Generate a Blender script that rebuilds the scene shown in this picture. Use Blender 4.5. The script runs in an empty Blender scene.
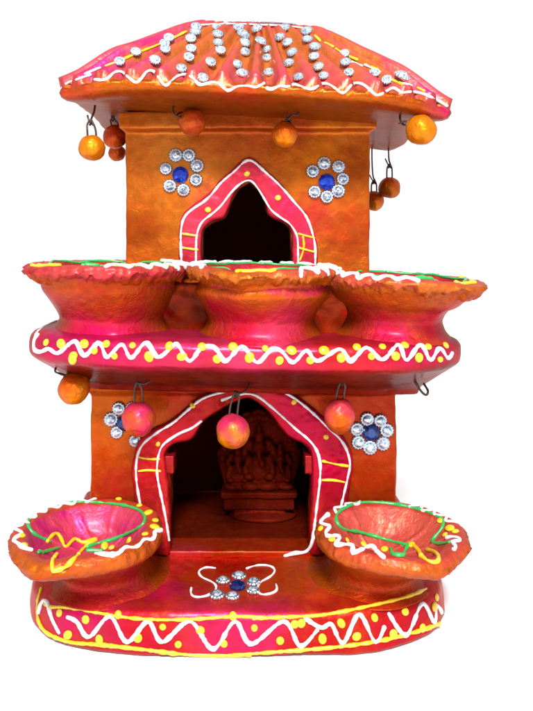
import bpy, bmesh, math, random
from mathutils import Vector, Matrix, noise
from mathutils.bvhtree import BVHTree

random.seed(7)
sc = bpy.context.scene
COL = sc.collection
P = 0.0005                 # modelling unit -> metres (whole model is about 32 cm tall)
D, HX, HY, ZC = 700.0, 250.0, 235.0, 423.0

# ------------------------------------------------------------------ camera, light, exposure
cam_d = bpy.data.cameras.new('camera'); cam = bpy.data.objects.new('camera', cam_d); COL.objects.link(cam)
cam.location = (0, -D*P, ZC*P); cam.rotation_euler = (math.radians(90), 0, 0)
cam_d.sensor_fit = 'HORIZONTAL'; cam_d.sensor_width = 36; cam_d.lens = 36*D/533
cam_d.shift_x = (266.5-HX)/533; cam_d.shift_y = -(355.5-HY)/533
cam_d.clip_start = 0.01; cam_d.clip_end = 100
sc.camera = cam
sc.render.resolution_x = 768; sc.render.resolution_y = 1024

w = bpy.data.worlds.new("World"); sc.world = w; w.use_nodes = True
bg = w.node_tree.nodes['Background']; bg.inputs[0].default_value = (1, 1, 1, 1); bg.inputs[1].default_value = 1.12

def area(name, loc, target, size, power, col=(1, 1, 1)):
    d = bpy.data.lights.new(name, 'AREA'); d.size = size; d.energy = power; d.color = col
    o = bpy.data.objects.new(name, d); COL.objects.link(o); o.location = loc
    o.rotation_euler = (Vector(target)-Vector(loc)).to_track_quat('-Z', 'Y').to_euler()
    return o
area('key_light', (0.0, -0.82, 0.93), (0, 0.02, 0.13), 0.22, 36, (1, .98, .95))
sc.view_settings.view_transform = 'Standard'; sc.view_settings.look = 'None'
sc.view_settings.exposure = 0; sc.view_settings.gamma = 1

# ------------------------------------------------------------------ helpers
def K(d): return 1+d/D
def W(px, py, d): return Vector(((px-HX)*K(d), d, ZC+(HY-py)*K(d)))
G = 0.53
def c(r, g, b, f=1.0):
    def l(v):
        v /= 255
        return (v/12.92 if v <= .04045 else ((v+.055)/1.055)**2.4)*G*f
    q = Vector((l(r), l(g), l(b))); m_ = .3*q.x+.5*q.y+.2*q.z      # pigments are purer than they photograph
    return Vector([max(.002*f, m_+(v-m_)*1.04) for v in q])
def sm(t): t = max(0., min(1., t)); return t*t*(3-2*t)
def spots(base, lst, amp=14, sc_=.03):
    def f(p, n):
        q = base.copy()
        nz = noise.noise(p*sc_)*amp+noise.noise(p*sc_*3)*amp*.6
        for (ct, r, col) in lst:
            wgt = sm(1.25*(1-((p-ct).length+nz)/r))
            if wgt > 0: q = q.lerp(col, wgt)
        return q
    return f

ORG = {}
def link(name, me, mats, parent=None, origin=None, smooth=True):
    """me in modelling units, world placed -> metres, origin moved to its own base"""
    n = len(me.vertices)
    co = [v.co for v in me.vertices]
    if origin is None:
        xs = [v.x for v in co]; ys = [v.y for v in co]; zs = [v.z for v in co]
        origin = Vector(((min(xs)+max(xs))/2, (min(ys)+max(ys))/2, min(zs)))
    for v in me.vertices: v.co = (v.co-origin)*P
    if smooth: me.polygons.foreach_set('use_smooth', [True]*len(me.polygons))
    me.update()
    o = bpy.data.objects.new(name, me); COL.objects.link(o); me.name = name
    if not me.materials:
        for m in (mats if isinstance(mats, (list, tuple)) else [mats]): me.materials.append(m)
    ORG[o] = origin.copy()
    if parent:
        o.parent = parent; o.location = (origin-ORG[parent])*P
    else: o.location = origin*P
    return o
def empty(name, origin, label, cat, group=None):
    o = bpy.data.objects.new(name, None); COL.objects.link(o); o.empty_display_size = .01
    o.location = Vector(origin)*P; ORG[o] = Vector(origin); tag(o, label, cat, group); return o
def tag(o, label, cat, group=None):
    o['label'] = label; o['category'] = cat
    if group: o['group'] = group

class MB:
    def __init__(s): s.v = []; s.f = []; s.mi = []; s.pc = []
    def add(s, vs, fs, mi=0):
        b = len(s.v); s.v += [Vector(x) for x in vs]; s.f += [[b+i for i in f] for f in fs]; s.mi += [mi]*len(fs)
    def mesh(s):
        me = bpy.data.meshes.new('m'); me.from_pydata(s.v, [], s.f); me.polygons.foreach_set('material_index', s.mi); me.update(); return me
    def box(s, x0, x1, y0, y1, z0, z1):
        s.add([(x, y, z) for z in (z0, z1) for (x, y) in ((x0, y0), (x1, y0), (x1, y1), (x0, y1))],
              [(3, 2, 1, 0), (4, 5, 6, 7), (0, 1, 5, 4), (1, 2, 6, 5), (2, 3, 7, 6), (3, 0, 4, 7)])
    def prism(s, poly, y0, y1):     # poly in (x, z)
        a = sum(poly[i][0]*poly[(i+1) % len(poly)][1]-poly[(i+1) % len(poly)][0]*poly[i][1] for i in range(len(poly)))
        if a < 0: poly = poly[::-1]
        n = len(poly)
        s.add([(x, y0, z) for x, z in poly]+[(x, y1, z) for x, z in poly],
              [tuple(range(n)), tuple(range(2*n-1, n-1, -1))]+[(i+n, (i+1) % n+n, (i+1) % n, i) for i in range(n)])
    def loft(s, rings, capa=True, capb=True):
        n = len(rings[0]); vs = [p for r in rings for p in r]; fs = []
        for j in range(len(rings)-1):
            for i in range(n):
                k = (i+1) % n; fs.append((j*n+i, j*n+k, (j+1)*n+k, (j+1)*n+i))
        if capa: fs.append(tuple(range(n-1, -1, -1)))
        if capb: fs.append(tuple(range((len(rings)-1)*n, len(rings)*n)))
        s.add(vs, fs)
    def ball(s, ct, r, seg=24, rings=14, rot=None):
        r = Vector((r, r, r)) if not hasattr(r, '__len__') else Vector(r)
        s.pc.append((len(s.v), len(s.f), 'dot')); vs = []; fs = []
        for j in range(rings+1):
            t = math.pi*j/rings
            for i in range(seg):
                a = 2*math.pi*i/seg
                q = Vector((math.sin(t)*math.cos(a)*r.x, math.sin(t)*math.sin(a)*r.y, math.cos(t)*r.z))
                if rot: q = rot @ q
                vs.append(q+Vector(ct))
        for j in range(rings):
            for i in range(seg):
                k = (i+1) % seg; fs.append((j*seg+i, (j+1)*seg+i, (j+1)*seg+k, j*seg+k))
        s.add(vs, fs)
    def tube(s, pts, r, seg=8, wob=.12, mi=0):
        pts = [Vector(p) for p in pts]
        q = [pts[0]]
        for p in pts[1:]:
            if (p-q[-1]).length > .35: q.append(p)
        pts = q
        if len(pts) < 2: return
        # rounded ends
        t0 = (pts[0]-pts[1]).normalized(); t1 = (pts[-1]-pts[-2]).normalized()
        line = [(pts[0]+t0*r*.95, .25), (pts[0]+t0*r*.7, .72), (pts[0]+t0*r*.3, .95)]+[(p, 1) for p in pts]+[(pts[-1]+t1*r*.3, .95), (pts[-1]+t1*r*.7, .72), (pts[-1]+t1*r*.95, .25)]
        up = Vector((0, 0, 1)) if abs(t0.z) < .9 else Vector((0, 1, 0))
        u = t0.cross(up).normalized(); rings = []
        for i, (p, f) in enumerate(line):
            a = line[max(0, i-1)][0]; b = line[min(len(line)-1, i+1)][0]
            t = (b-a).normalized(); u = (u-t*u.dot(t))
            u = u.normalized() if u.length > 1e-6 else t.orthogonal().normalized()
            v = t.cross(u)
            rr = r*f*(1+wob*noise.noise(p*.11)*1.6+wob*noise.noise(p*.4))
            rings.append([p+(u*math.cos(2*math.pi*k/seg)+v*math.sin(2*math.pi*k/seg))*rr for k in range(seg)])
        s.pc.append((len(s.v), len(s.f), 'line')); n0 = len(s.f); s.loft(rings)
        for k in range(n0, len(s.f)): s.mi[k] = mi

def crom(pts, step=2.0, closed=False):
    pts = [Vector(p) for p in pts]; n = len(pts); out = []
    for i in range(n if closed else n-1):
        if closed: p0, p1, p2, p3 = pts[(i-1) % n], pts[i], pts[(i+1) % n], pts[(i+2) % n]
        else: p0, p1, p2, p3 = pts[max(0, i-1)], pts[i], pts[i+1], pts[min(n-1, i+2)]
        m = max(1, int((p2-p1).length/step))
        for k in range(m):
            t = k/m
            out.append(.5*((2*p1)+(p2-p0)*t+(2*p0-5*p1+4*p2-p3)*t*t+(3*p1-p0-3*p2+p3)*t**3))
    out.append(pts[0] if closed else pts[-1])
    return out

BV = {}
def clay(name, mb, parent, colfn, mat, voxel=2.5, smooth=4, nz=((1.6, .02), (.7, .07)), cut=(), post=None, key=None):
    tmp = []
    o = bpy.data.objects.new('t', mb.mesh()); COL.objects.link(o); tmp.append(o)
    for cb in cut:
        q = bpy.data.objects.new('t', cb.mesh()); COL.objects.link(q); tmp.append(q)
        m = o.modifiers.new('b', 'BOOLEAN'); m.operation = 'DIFFERENCE'; m.object = q; m.solver = 'EXACT'
    m = o.modifiers.new('r', 'REMESH'); m.mode = 'VOXEL'; m.voxel_size = voxel
    if smooth: m = o.modifiers.new('s', 'SMOOTH'); m.factor = .5; m.iterations = smooth
    bpy.context.view_layer.update()
    dg = bpy.context.evaluated_depsgraph_get()
    me = bpy.data.meshes.new_from_object(o.evaluated_get(dg))
    for q in tmp:
        d = q.data; bpy.data.objects.remove(q); bpy.data.meshes.remove(d)
    me.materials.clear()
    return finish(name, me, parent, colfn, mat, nz, post, key)
def finish(name, me, parent, colfn, mat, nz=(), post=None, key=None):
    me.update()
    nn = [v.normal.copy() for v in me.vertices]
    for v, n in zip(me.vertices, nn):
        p = v.co.copy(); d = 0
        for a, s_ in nz: d += a*noise.noise(p*s_+Vector((3.1, 7.7, 1.3)))
        if post: d += post(p, n)
        v.co = p+n*d
    me.update()
    at = me.color_attributes.new('Col', 'FLOAT_COLOR', 'POINT')
    for i, v in enumerate(me.vertices):
        q = colfn(v.co, v.normal); at.data[i].color = (q.x, q.y, q.z, 0 if (len(q) > 3) else 1)
    bv = BVHTree.FromPolygons([v.co.copy() for v in me.vertices], [tuple(p.vertices) for p in me.polygons])
    BV[key or name] = bv
    return link(name, me, mat, parent)

CAM = Vector((0, -D, ZC))
def hit(px, py, keys):
    d = (W(px, py, 0)-CAM).normalized(); best = None
    for k in keys:
        h = BV[k].ray_cast(CAM, d)
        if h[0] is not None and (best is None or h[3] < best[3]): best = h
    return best
def trace(pts, keys, r, mb, closed=False, lift=.12, curve=True, step=2.0, jump=24, wob=.34):
    """a squeezed paint line laid on the real surface"""
    q = crom([(x, y, 0) for x, y in pts], step, closed) if curve else crom([(x, y, 0) for x, y in pts], step)
    run = []; last = None
    for v in q:
        h = hit(v.x, v.y, keys)
        if h is None: continue
        n = h[1]
        if n.dot(CAM-h[0]) < 0: n = -n
        p = h[0]+n*r*lift
        if last is not None and (p-last).length > jump:
            if len(run) > 2: mb.tube(smooth_run(run), r, wob=wob)
            run = []
        run.append(p); last = p
    if len(run) > 2: mb.tube(smooth_run(run), r, wob=wob)
def smooth_run(run, it=3):
    for _ in range(it):
        run = [run[0]]+[(run[i-1]+run[i]*2+run[i+1])/4 for i in range(1, len(run)-1)]+[run[-1]]
    return run
def dots(pts, keys, r, mb, flat=.5):
    for i, (x, y) in enumerate(pts):
        h = hit(x, y, keys)
        if h is None: continue
        n = h[1]
        rot = n.to_track_quat('Z', 'Y').to_matrix() @ Matrix.Rotation(random.uniform(0, 3), 3, 'Z')
        q = r*random.uniform(.85, 1.2)
        mb.ball(h[0]+n*q*.1, (q*random.uniform(.85, 1.3), q, q*flat), 12, 8, rot)

# ------------------------------------------------------------------ materials
def nodes(name):
    m = bpy.data.materials.new(name); m.use_nodes = True; t = m.node_tree
    return m, t, t.nodes['Principled BSDF'], t.nodes.new, t.links.new
def paint_clay(name, metal=.55, rough=.33, bump=.3, speck=.14, coat=.08, fine=900):
    m, t, b, N, L = nodes(name)
    at = N('ShaderNodeAttribute'); at.attribute_name = 'Col'
    tc = N('ShaderNodeTexCoord')
    n1 = N('ShaderNodeTexNoise'); n1.inputs['Scale'].default_value = 110; n1.inputs['Detail'].default_value = 6; n1.inputs['Roughness'].default_value = .65
    L(tc.outputs['Object'], n1.inputs['Vector'])
    mr = N('ShaderNodeMapRange'); mr.inputs['From Min'].default_value = .3; mr.inputs['From Max'].default_value = .7
    mr.inputs['To Min'].default_value = .86; mr.inputs['To Max'].default_value = 1.14; L(n1.outputs['Fac'], mr.inputs['Value'])
    hs = N('ShaderNodeHueSaturation'); L(at.outputs['Color'], hs.inputs['Color']); L(mr.outputs['Result'], hs.inputs['Value'])
    # hue drifts a little, as sponged pearl paint does
    n2 = N('ShaderNodeTexNoise'); n2.inputs['Scale'].default_value = 260; n2.inputs['Detail'].default_value = 4; L(tc.outputs['Object'], n2.inputs['Vector'])
    mh = N('ShaderNodeMapRange'); mh.inputs['From Min'].default_value = .3; mh.inputs['From Max'].default_value = .7
    mh.inputs['To Min'].default_value = .495; mh.inputs['To Max'].default_value = .505; L(n2.outputs['Fac'], mh.inputs['Value']); L(mh.outputs['Result'], hs.inputs['Hue'])
    # pink pigment specks
    v = N('ShaderNodeTexNoise'); v.inputs['Scale'].default_value = 1500; v.inputs['Detail'].default_value = 2; L(tc.outputs['Object'], v.inputs['Vector'])
    rs = N('ShaderNodeMapRange'); rs.inputs['From Min'].default_value = .62; rs.inputs['From Max'].default_value = .72; rs.inputs['To Max'].default_value = speck
    L(v.outputs['Fac'], rs.inputs['Value'])
    mx = N('ShaderNodeMix'); mx.data_type = 'RGBA'; L(rs.outputs['Result'], mx.inputs['Factor']); L(hs.outputs['Color'], mx.inputs['A'])
    q = c(200, 30, 80); mx.inputs['B'].default_value = (q.x, q.y, q.z, 1)
    # small chips where the paint has come off the clay
    nc = N('ShaderNodeTexNoise'); nc.inputs['Scale'].default_value = 330; nc.inputs['Detail'].default_value = 7; nc.inputs['Roughness'].default_value = .7; L(tc.outputs['Object'], nc.inputs['Vector'])
    rc = N('ShaderNodeMapRange'); rc.inputs['From Min'].default_value = .69; rc.inputs['From Max'].default_value = .73; rc.inputs['To Max'].default_value = .7; L(nc.outputs['Fac'], rc.inputs['Value'])
    m2 = N('ShaderNodeMix'); m2.data_type = 'RGBA'; L(rc.outputs['Result'], m2.inputs['Factor']); L(mx.outputs['Result'], m2.inputs['A']); q = c(110, 44, 26); m2.inputs['B'].default_value = (q.x, q.y, q.z, 1)
    L(m2.outputs['Result'], b.inputs['Base Color']); L(m2.outputs['Result'], b.inputs['Specular Tint'])
    def masked(v, sock):
        k = N('ShaderNodeMath'); k.operation = 'MULTIPLY'; k.inputs[1].default_value = v; L(at.outputs['Alpha'], k.inputs[0]); L(k.outputs[0], b.inputs[sock])
    masked(metal, 'Metallic')
    rr = N('ShaderNodeMapRange'); rr.inputs['To Min'].default_value = rough-.12; rr.inputs['To Max'].default_value = rough+.16; L(n1.outputs['Fac'], rr.inputs['Value'])
    L(rr.outputs['Result'], b.inputs['Roughness'])
    mp = N('ShaderNodeMapping'); mp.inputs['Scale'].default_value = (1, 1, .18); mp.inputs['Rotation'].default_value = (0, .5, 0); L(tc.outputs['Object'], mp.inputs['Vector'])
    ns = N('ShaderNodeTexNoise'); ns.inputs['Scale'].default_value = 520; ns.inputs['Detail'].default_value = 3; L(mp.outputs['Vector'], ns.inputs['Vector'])
    masked(coat, 'Coat Weight'); b.inputs['Coat Roughness'].default_value = .22
    masked(.25, 'Specular IOR Level')
    # relief: soft lumps, brush drag and fine grain
    n3 = N('ShaderNodeTexNoise'); n3.inputs['Scale'].default_value = fine; n3.inputs['Detail'].default_value = 5; L(tc.outputs['Object'], n3.inputs['Vector'])
    n4 = N('ShaderNodeTexNoise'); n4.inputs['Scale'].default_value = 230; n4.inputs['Detail'].default_value = 5; n4.inputs['Distortion'].default_value = .6; L(tc.outputs['Object'], n4.inputs['Vector'])
    b1 = N('ShaderNodeBump'); b1.inputs['Strength'].default_value = bump; b1.inputs['Distance'].default_value = .0012; L(n4.outputs['Fac'], b1.inputs['Height'])
    b2 = N('ShaderNodeBump'); b2.inputs['Strength'].default_value = bump*.8; b2.inputs['Distance'].default_value = .0004; L(n3.outputs['Fac'], b2.inputs['Height'])
    b3 = N('ShaderNodeBump'); b3.inputs['Strength'].default_value = bump*.6; b3.inputs['Distance'].default_value = .0006; L(ns.outputs['Fac'], b3.inputs['Height'])
    L(b1.outputs['Normal'], b3.inputs['Normal']); L(b3.outputs['Normal'], b2.inputs['Normal']); L(b2.outputs['Normal'], b.inputs['Normal'])
    return m
def plain(name, col, rough=.3, metal=0, bump=0, scale=600, spec=.5, coat=0):
    m, t, b, N, L = nodes(name)
    b.inputs['Base Color'].default_value = (*col, 1); b.inputs['Roughness'].default_value = rough; b.inputs['Metallic'].default_value = metal
    b.inputs['Specular IOR Level'].default_value = spec; b.inputs['Coat Weight'].default_value = coat
    tc = N('ShaderNodeTexCoord'); n = N('ShaderNodeTexNoise'); n.inputs['Scale'].default_value = scale; n.inputs['Detail'].default_value = 4
    L(tc.outputs['Object'], n.inputs['Vector'])
    mx = N('ShaderNodeMix'); mx.data_type = 'RGBA'; L(n.outputs['Fac'], mx.inputs['Factor'])
    mx.inputs['A'].default_value = (*[v*.82 for v in col], 1); mx.inputs['B'].default_value = (*[min(1, v*1.12) for v in col], 1)
    L(mx.outputs['Result'], b.inputs['Base Color'])
    if bump:
        bb = N('ShaderNodeBump'); bb.inputs['Strength'].default_value = bump; bb.inputs['Distance'].default_value = .0006
        L(n.outputs['Fac'], bb.inputs['Height']); L(bb.outputs['Normal'], b.inputs['Normal'])
    return m
def foil(name, a, b_, scale, metal=.6):
    # cut glass over foil: each facet takes its own tone
    m, t, b, N, L = nodes(name)
    tc = N('ShaderNodeTexCoord'); oi = N('ShaderNodeObjectInfo'); ad = N('ShaderNodeVectorMath'); L(tc.outputs['Object'], ad.inputs[0])
    sc_ = N('ShaderNodeMath'); sc_.operation = 'MULTIPLY'; sc_.inputs[1].default_value = 37; L(oi.outputs['Random'], sc_.inputs[0]); L(sc_.outputs[0], ad.inputs[1])
    v = N('ShaderNodeTexVoronoi'); v.inputs['Scale'].default_value = scale; L(ad.outputs[0], v.inputs['Vector'])
    sp_ = N('ShaderNodeSeparateColor'); L(v.outputs['Color'], sp_.inputs[0])
    mx = N('ShaderNodeMix'); mx.data_type = 'RGBA'; L(sp_.outputs[0], mx.inputs['Factor']); mx.inputs['A'].default_value = (*a, 1); mx.inputs['B'].default_value = (*b_, 1)
    L(mx.outputs['Result'], b.inputs['Base Color']); b.inputs['Roughness'].default_value = .1; b.inputs['Metallic'].default_value = metal
    b.inputs['Specular IOR Level'].default_value = .5
    return m
M_CLAY = paint_clay('pearl_painted_clay')
M_ROOF = paint_clay('pearl_painted_roof', metal=.5, rough=.33, bump=.4, speck=.2)
M_ROUGH = paint_clay('pearl_painted_rough_clay', metal=.5, rough=.38, bump=.7, speck=.2)
M_FOIL = paint_clay('gold_orange_bead_paint', metal=.45, rough=.40, bump=.7, speck=.08, coat=.12)
M_DARK = paint_clay('dark_niche_paint', metal=.3, rough=.5, bump=.4, speck=.1, coat=0)
M_WHITE = plain('white_puff_paint', (.54, .54, .57), .36, bump=.4)
M_YEL = plain('yellow_puff_paint', (.52, .35, .006), .36, bump=.4)
M_GRN = plain('green_puff_paint', (.01, .26, .05), .3, bump=.25)
M_WIRE = plain('dark_annealed_wire', (.055, .035, .03), .42, .75, bump=.3)
M_SILV = plain('silver_gem_setting', (.36, .42, .49), .25, .9, bump=.3, scale=2500)
M_CRYS = foil('crystal_gem', (.10, .16, .24), (.62, .74, .86), 3.6)
M_BLUE = foil('blue_gem', (.001, .008, .20), (.004, .07, .62), 1.6, .3)
M_NAVY = foil('navy_gem', (.002, .005, .04), (.005, .03, .16), 1.6, .4)
M_STRIP = plain('silver_glitter', (.42, .46, .52), .4, .6, bump=1, scale=2200)
m, t, b, N, L = nodes('white_ground'); b.inputs['Base Color'].default_value = (.93, .93, .93, 1); b.inputs['Roughness'].default_value = .9; b.inputs['Specular IOR Level'].default_value = .1
tc = N('ShaderNodeTexCoord'); n = N('ShaderNodeTexNoise'); n.inputs['Scale'].default_value = 40; L(tc.outputs['Object'], n.inputs['Vector'])
mr = N('ShaderNodeMapRange'); mr.inputs['To Min'].default_value = .92; mr.inputs['To Max'].default_value = .95; L(n.outputs['Fac'], mr.inputs['Value']); L(mr.outputs['Result'], b.inputs['Base Color'])
M_GROUND = m

# ------------------------------------------------------------------ setting
g = MB(); g.add([(-40000, -40000, 0), (40000, -40000, 0), (40000, 40000, 0), (-40000, 40000, 0)], [(0, 1, 2, 3)])
gr = link('ground', g.mesh(), M_GROUND, smooth=False); gr['kind'] = 'structure'

# ------------------------------------------------------------------ the house
HOUSE = empty('clay_house', (-12, 190, 0), 'two storey orange and pink clay temple house with tiled roof, balcony and attached oil lamps', 'clay house')

def superloop(xc, hw, yf, ysh, yb, e=2.8, g_=.55, n=90):
    """plan outline: bowed front from side to side, straight sides, flat back"""
    pts = []
    for i in range(n+1):
        a = math.pi*i/n; u = -math.cos(a)
        pts.append((xc+hw*u, ysh-(ysh-yf)*max(0, 1-abs(u)**e)**g_))
    for k in range(1, 8): pts.append((xc+hw, ysh+(yb-ysh)*k/8))
    for k in range(0, 12): pts.append((xc+hw-2*hw*k/12, yb))
    for k in range(0, 8): pts.append((xc-hw, yb+(ysh-yb)*k/8))
    return pts
def inset(pts, d, z, cx, cy):
    out = []
    for x, y in pts:
        v = Vector((x-cx, y-cy)); l = v.length
        out.append((x-v.x/l*d, y-v.y/l*d, z))
    return out

# --- base slab
bo = superloop(-14, 233, -2, 90, 345, 4.2, .62)
mb = MB(); mb.loft([inset(bo, d_, z_, -12, 170) for d_, z_ in ((5, 0), (0, 5), (1, 20), (3, 36), (8, 43), (18, 46), (40, 47))])
col_base = spots(c(208, 66, 32), [
    (W(240, 625, 0), 100, c(208, 44, 92)), (W(90, 630, 20), 80, c(200, 34, 92)), (W(400, 620, 20), 80, c(190, 28, 40)),
    (W(150, 640, 10), 60, c(196, 32, 46)), (W(320, 640, 10), 60, c(190, 36, 34)), (W(320, 575, 90), 60, c(214, 84, 36)), (W(190, 575, 90), 50, c(210, 60, 32)),
    (W(240, 590, 60), 70, c(224, 74, 36)), (W(300, 585, 60), 60, c(222, 86, 38)), (W(170, 595, 40), 36, c(208, 40, 80)),
    (W(230, 562, 110), 60, c(204, 40, 26)), (W(170, 570, 90), 40, c(228, 60, 50)), (W(90, 655, 10), 40, c(190, 60, 30))])
for mx_ in (-156, 128): mb.ball((mx_, 88, 42), (62, 56, 15), 40, 20)
BASE = clay('base', mb, HOUSE, col_base, M_CLAY, 2.6, 5)

# --- lower walls with niche
x0, x1 = -188, 173
open_lo = [(170, 556), (170, 473), (173, 472), (173, 456), (166, 455), (168, 447), (174, 443), (190, 440), (197, 432), (204, 420), (220, 410), (235, 401), (247, 397), (256, 401), (266, 408), (272, 416), (279, 428), (287, 435), (298, 441), (308, 449), (311, 458), (306, 459), (306, 474), (311, 475), (309, 556)]
def xz(pl, d): return [((px-HX)*K(d), ZC+(HY-py)*K(d)) for px, py in pl]
mb = MB(); mb.box(x0, x1, 124, 328, 38, 250); mb.box(x0-4, x1+4, 120, 332, 238, 250)
cut1 = MB(); cut1.prism(xz(open_lo, 124), 90, 160)
cut2 = MB(); cut2.box(-168, 153, 152, 310, 51, 226)
col_low = spots(c(176, 64, 22), [
    (W(110, 420, 124), 90, c(198, 92, 26)), (W(100, 480, 124), 70, c(196, 76, 24)), (W(120, 490, 124), 40, c(186, 60, 36)), (W(190, 385, 124), 60, c(172, 50, 26)),
    (W(380, 400, 124), 90, c(168, 50, 24)), (W(370, 470, 124), 80, c(178, 62, 26)), (W(390, 500, 124), 50, c(172, 62, 22)),
    (W(240, 552, 126), 45, c(214, 60, 50)), (W(180, 552, 126), 40, c(220, 60, 70))])
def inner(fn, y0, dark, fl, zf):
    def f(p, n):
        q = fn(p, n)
        if y0 < p.y < 312 and abs(p.x) < 170 and p.z < 545:      # shade inside the rooms painted into wall colour, floor darkened less
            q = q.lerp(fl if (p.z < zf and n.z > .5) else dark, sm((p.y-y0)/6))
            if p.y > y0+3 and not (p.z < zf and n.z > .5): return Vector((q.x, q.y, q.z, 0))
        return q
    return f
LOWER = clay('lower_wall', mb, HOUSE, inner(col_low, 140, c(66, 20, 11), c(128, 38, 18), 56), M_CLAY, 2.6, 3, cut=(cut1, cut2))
LOWER_SILL = MB(); LOWER_SILL.box(-100, 76, 119, 156, 44, 53)
clay('door_sill', LOWER_SILL, HOUSE, spots(c(184, 58, 28), [(W(180, 550, 120), 40, c(206, 60, 60))]), M_CLAY, 1.6, 5, nz=((1.0, .06),))

def band(outer, inner, d, front, back, parent, colfn, name, key, n=150):
    def rs(pl):
        q = crom([(x, z, 0) for x, z in xz(pl, d)], 1.5)
        L_ = [0]
        for i in range(1, len(q)): L_.append(L_[-1]+(q[i]-q[i-1]).length)
        out = []; j = 0
        for k in range(n):
            s_ = L_[-1]*k/(n-1)
            while j < len(q)-2 and L_[j+1] < s_: j += 1
            t_ = (s_-L_[j])/max(1e-6, L_[j+1]-L_[j]); out.append(q[j].lerp(q[j+1], t_))
        return out
    o, i_ = rs(outer), rs(inner); mb = MB(); rings = []
    for k in range(n):
        a, b_ = o[k], i_[k]; ring = []
        for f, y in ((0, back), (0, front+4), (.06, front+1), (.2, front), (.8, front), (.94, front+1), (1, front+4), (1, back)):
            q = a.lerp(b_, f); ring.append((q.x, y, q.y))
        rings.append(ring[::-1])
    mb.loft(rings)
    return clay(name, mb, parent, colfn, M_CLAY, 1.5, 3, nz=((1.0, .05), (.5, .15)), key=key)
lo_out = [(135, 500), (132, 469), (138, 443), (150, 431), (170, 421), (188, 406), (202, 395), (226, 388), (247, 381), (268, 384), (299, 398), (322, 416), (340, 433), (349, 446), (353, 464), (350, 484), (346, 512), (342, 553)]
lo_in = [(171, 553), (170, 500), (167, 466), (166, 452), (176, 443), (192, 439), (204, 421), (220, 410), (234, 402), (247, 397), (256, 401), (271, 415), (286, 434), (308, 448), (311, 470), (311, 490), (310, 520), (309, 553)]
LO_ARCH = band([(135, 553)]+lo_out, [(171, 554)]+lo_in, 120, 114, 128, HOUSE, spots(c(186, 34, 44), [
    (W(155, 470, 120), 60, c(206, 40, 46)), (W(150, 520, 120), 60, c(210, 52, 48)), (W(235, 395, 120), 60, c(180, 40, 34)),
    (W(310, 420, 120), 70, c(186, 26, 62)), (W(335, 470, 120), 60, c(196, 24, 62)), (W(325, 520, 120), 50, c(206, 44, 50))]), 'door_arch', 'arch_lo')
for (a, b_) in ((164, 174), (305, 314)):
    q = MB(); q.box((a-HX)*K(118), (b_-HX)*K(118), 118, 150, ZC+(HY-474)*K(118), ZC+(HY-456)*K(118))
    clay('arch_bracket', q, LO_ARCH, spots(c(172, 40, 40), []), M_CLAY, 1.2, 3, nz=((.6, .08),), key='brk%d' % a)

# --- balcony slab (tilts a little)
def tilt(pt, c0, ang):
    p = Vector(pt)-c0; q = Matrix.Rotation(ang, 3, 'Y') @ p; return q+c0
BO = superloop(-6, 244, 14, 92, 345, 4.2, .66)
def bal_ring(d_, z_, f=0):
    wall = superloop(-4, 204, 108, 125, 338, 6, .6)
    r = inset(BO, d_, z_, -5, 180)
    if f:
        r = [(a[0]+(b[0]-a[0])*f, a[1]+(b[1]-a[1])*f, z_) for a, b in zip(r, wall)]
    return [tilt(p, Vector((-5, 180, 300)), math.radians(1.3)) for p in r]
mb = MB(); mb.loft([bal_ring(0, 240, 1), bal_ring(0, 248, .96), bal_ring(2, 268, .45), bal_ring(3, 282, .04), bal_ring(1, 287), bal_ring(0, 296), bal_ring(1, 305), bal_ring(6, 311), bal_ring(18, 314), bal_ring(40, 315)])
col_bal = spots(c(196, 40, 42), [
    (W(240, 335, 25), 200, c(212, 52, 92)), (W(80, 330, 40), 90, c(210, 38, 104)), (W(260, 330, 30), 70, c(220, 70, 104)), (W(420, 345, 40), 70, c(204, 40, 92)),
    (W(340, 345, 30), 60, c(208, 48, 56)),
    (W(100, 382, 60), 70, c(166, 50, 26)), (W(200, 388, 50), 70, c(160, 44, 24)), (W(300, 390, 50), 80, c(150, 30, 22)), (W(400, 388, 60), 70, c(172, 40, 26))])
_cb = col_bal
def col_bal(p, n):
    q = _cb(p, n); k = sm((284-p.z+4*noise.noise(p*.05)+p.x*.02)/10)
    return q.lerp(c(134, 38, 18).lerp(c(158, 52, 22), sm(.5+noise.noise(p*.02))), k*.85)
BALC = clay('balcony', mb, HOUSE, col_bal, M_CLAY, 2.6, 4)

# --- low clay wall the three lamps are pressed against
mb = MB(); mb.box(-170, 170, 94, 138, 308, 368)
for x_ in (-165, 165): mb.ball((x_, 112, 325), (20, 18, 26))
clay('parapet', mb, HOUSE, spots(c(172, 58, 24), [(W(320, 318, 100), 40, c(178, 62, 26)), (W(190, 315, 100), 40, c(120, 38, 18)), (W(60, 330, 90), 50, c(200, 34, 66))]), M_CLAY, 2.2, 6, nz=((3, .03), (1.2, .08)))

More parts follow.
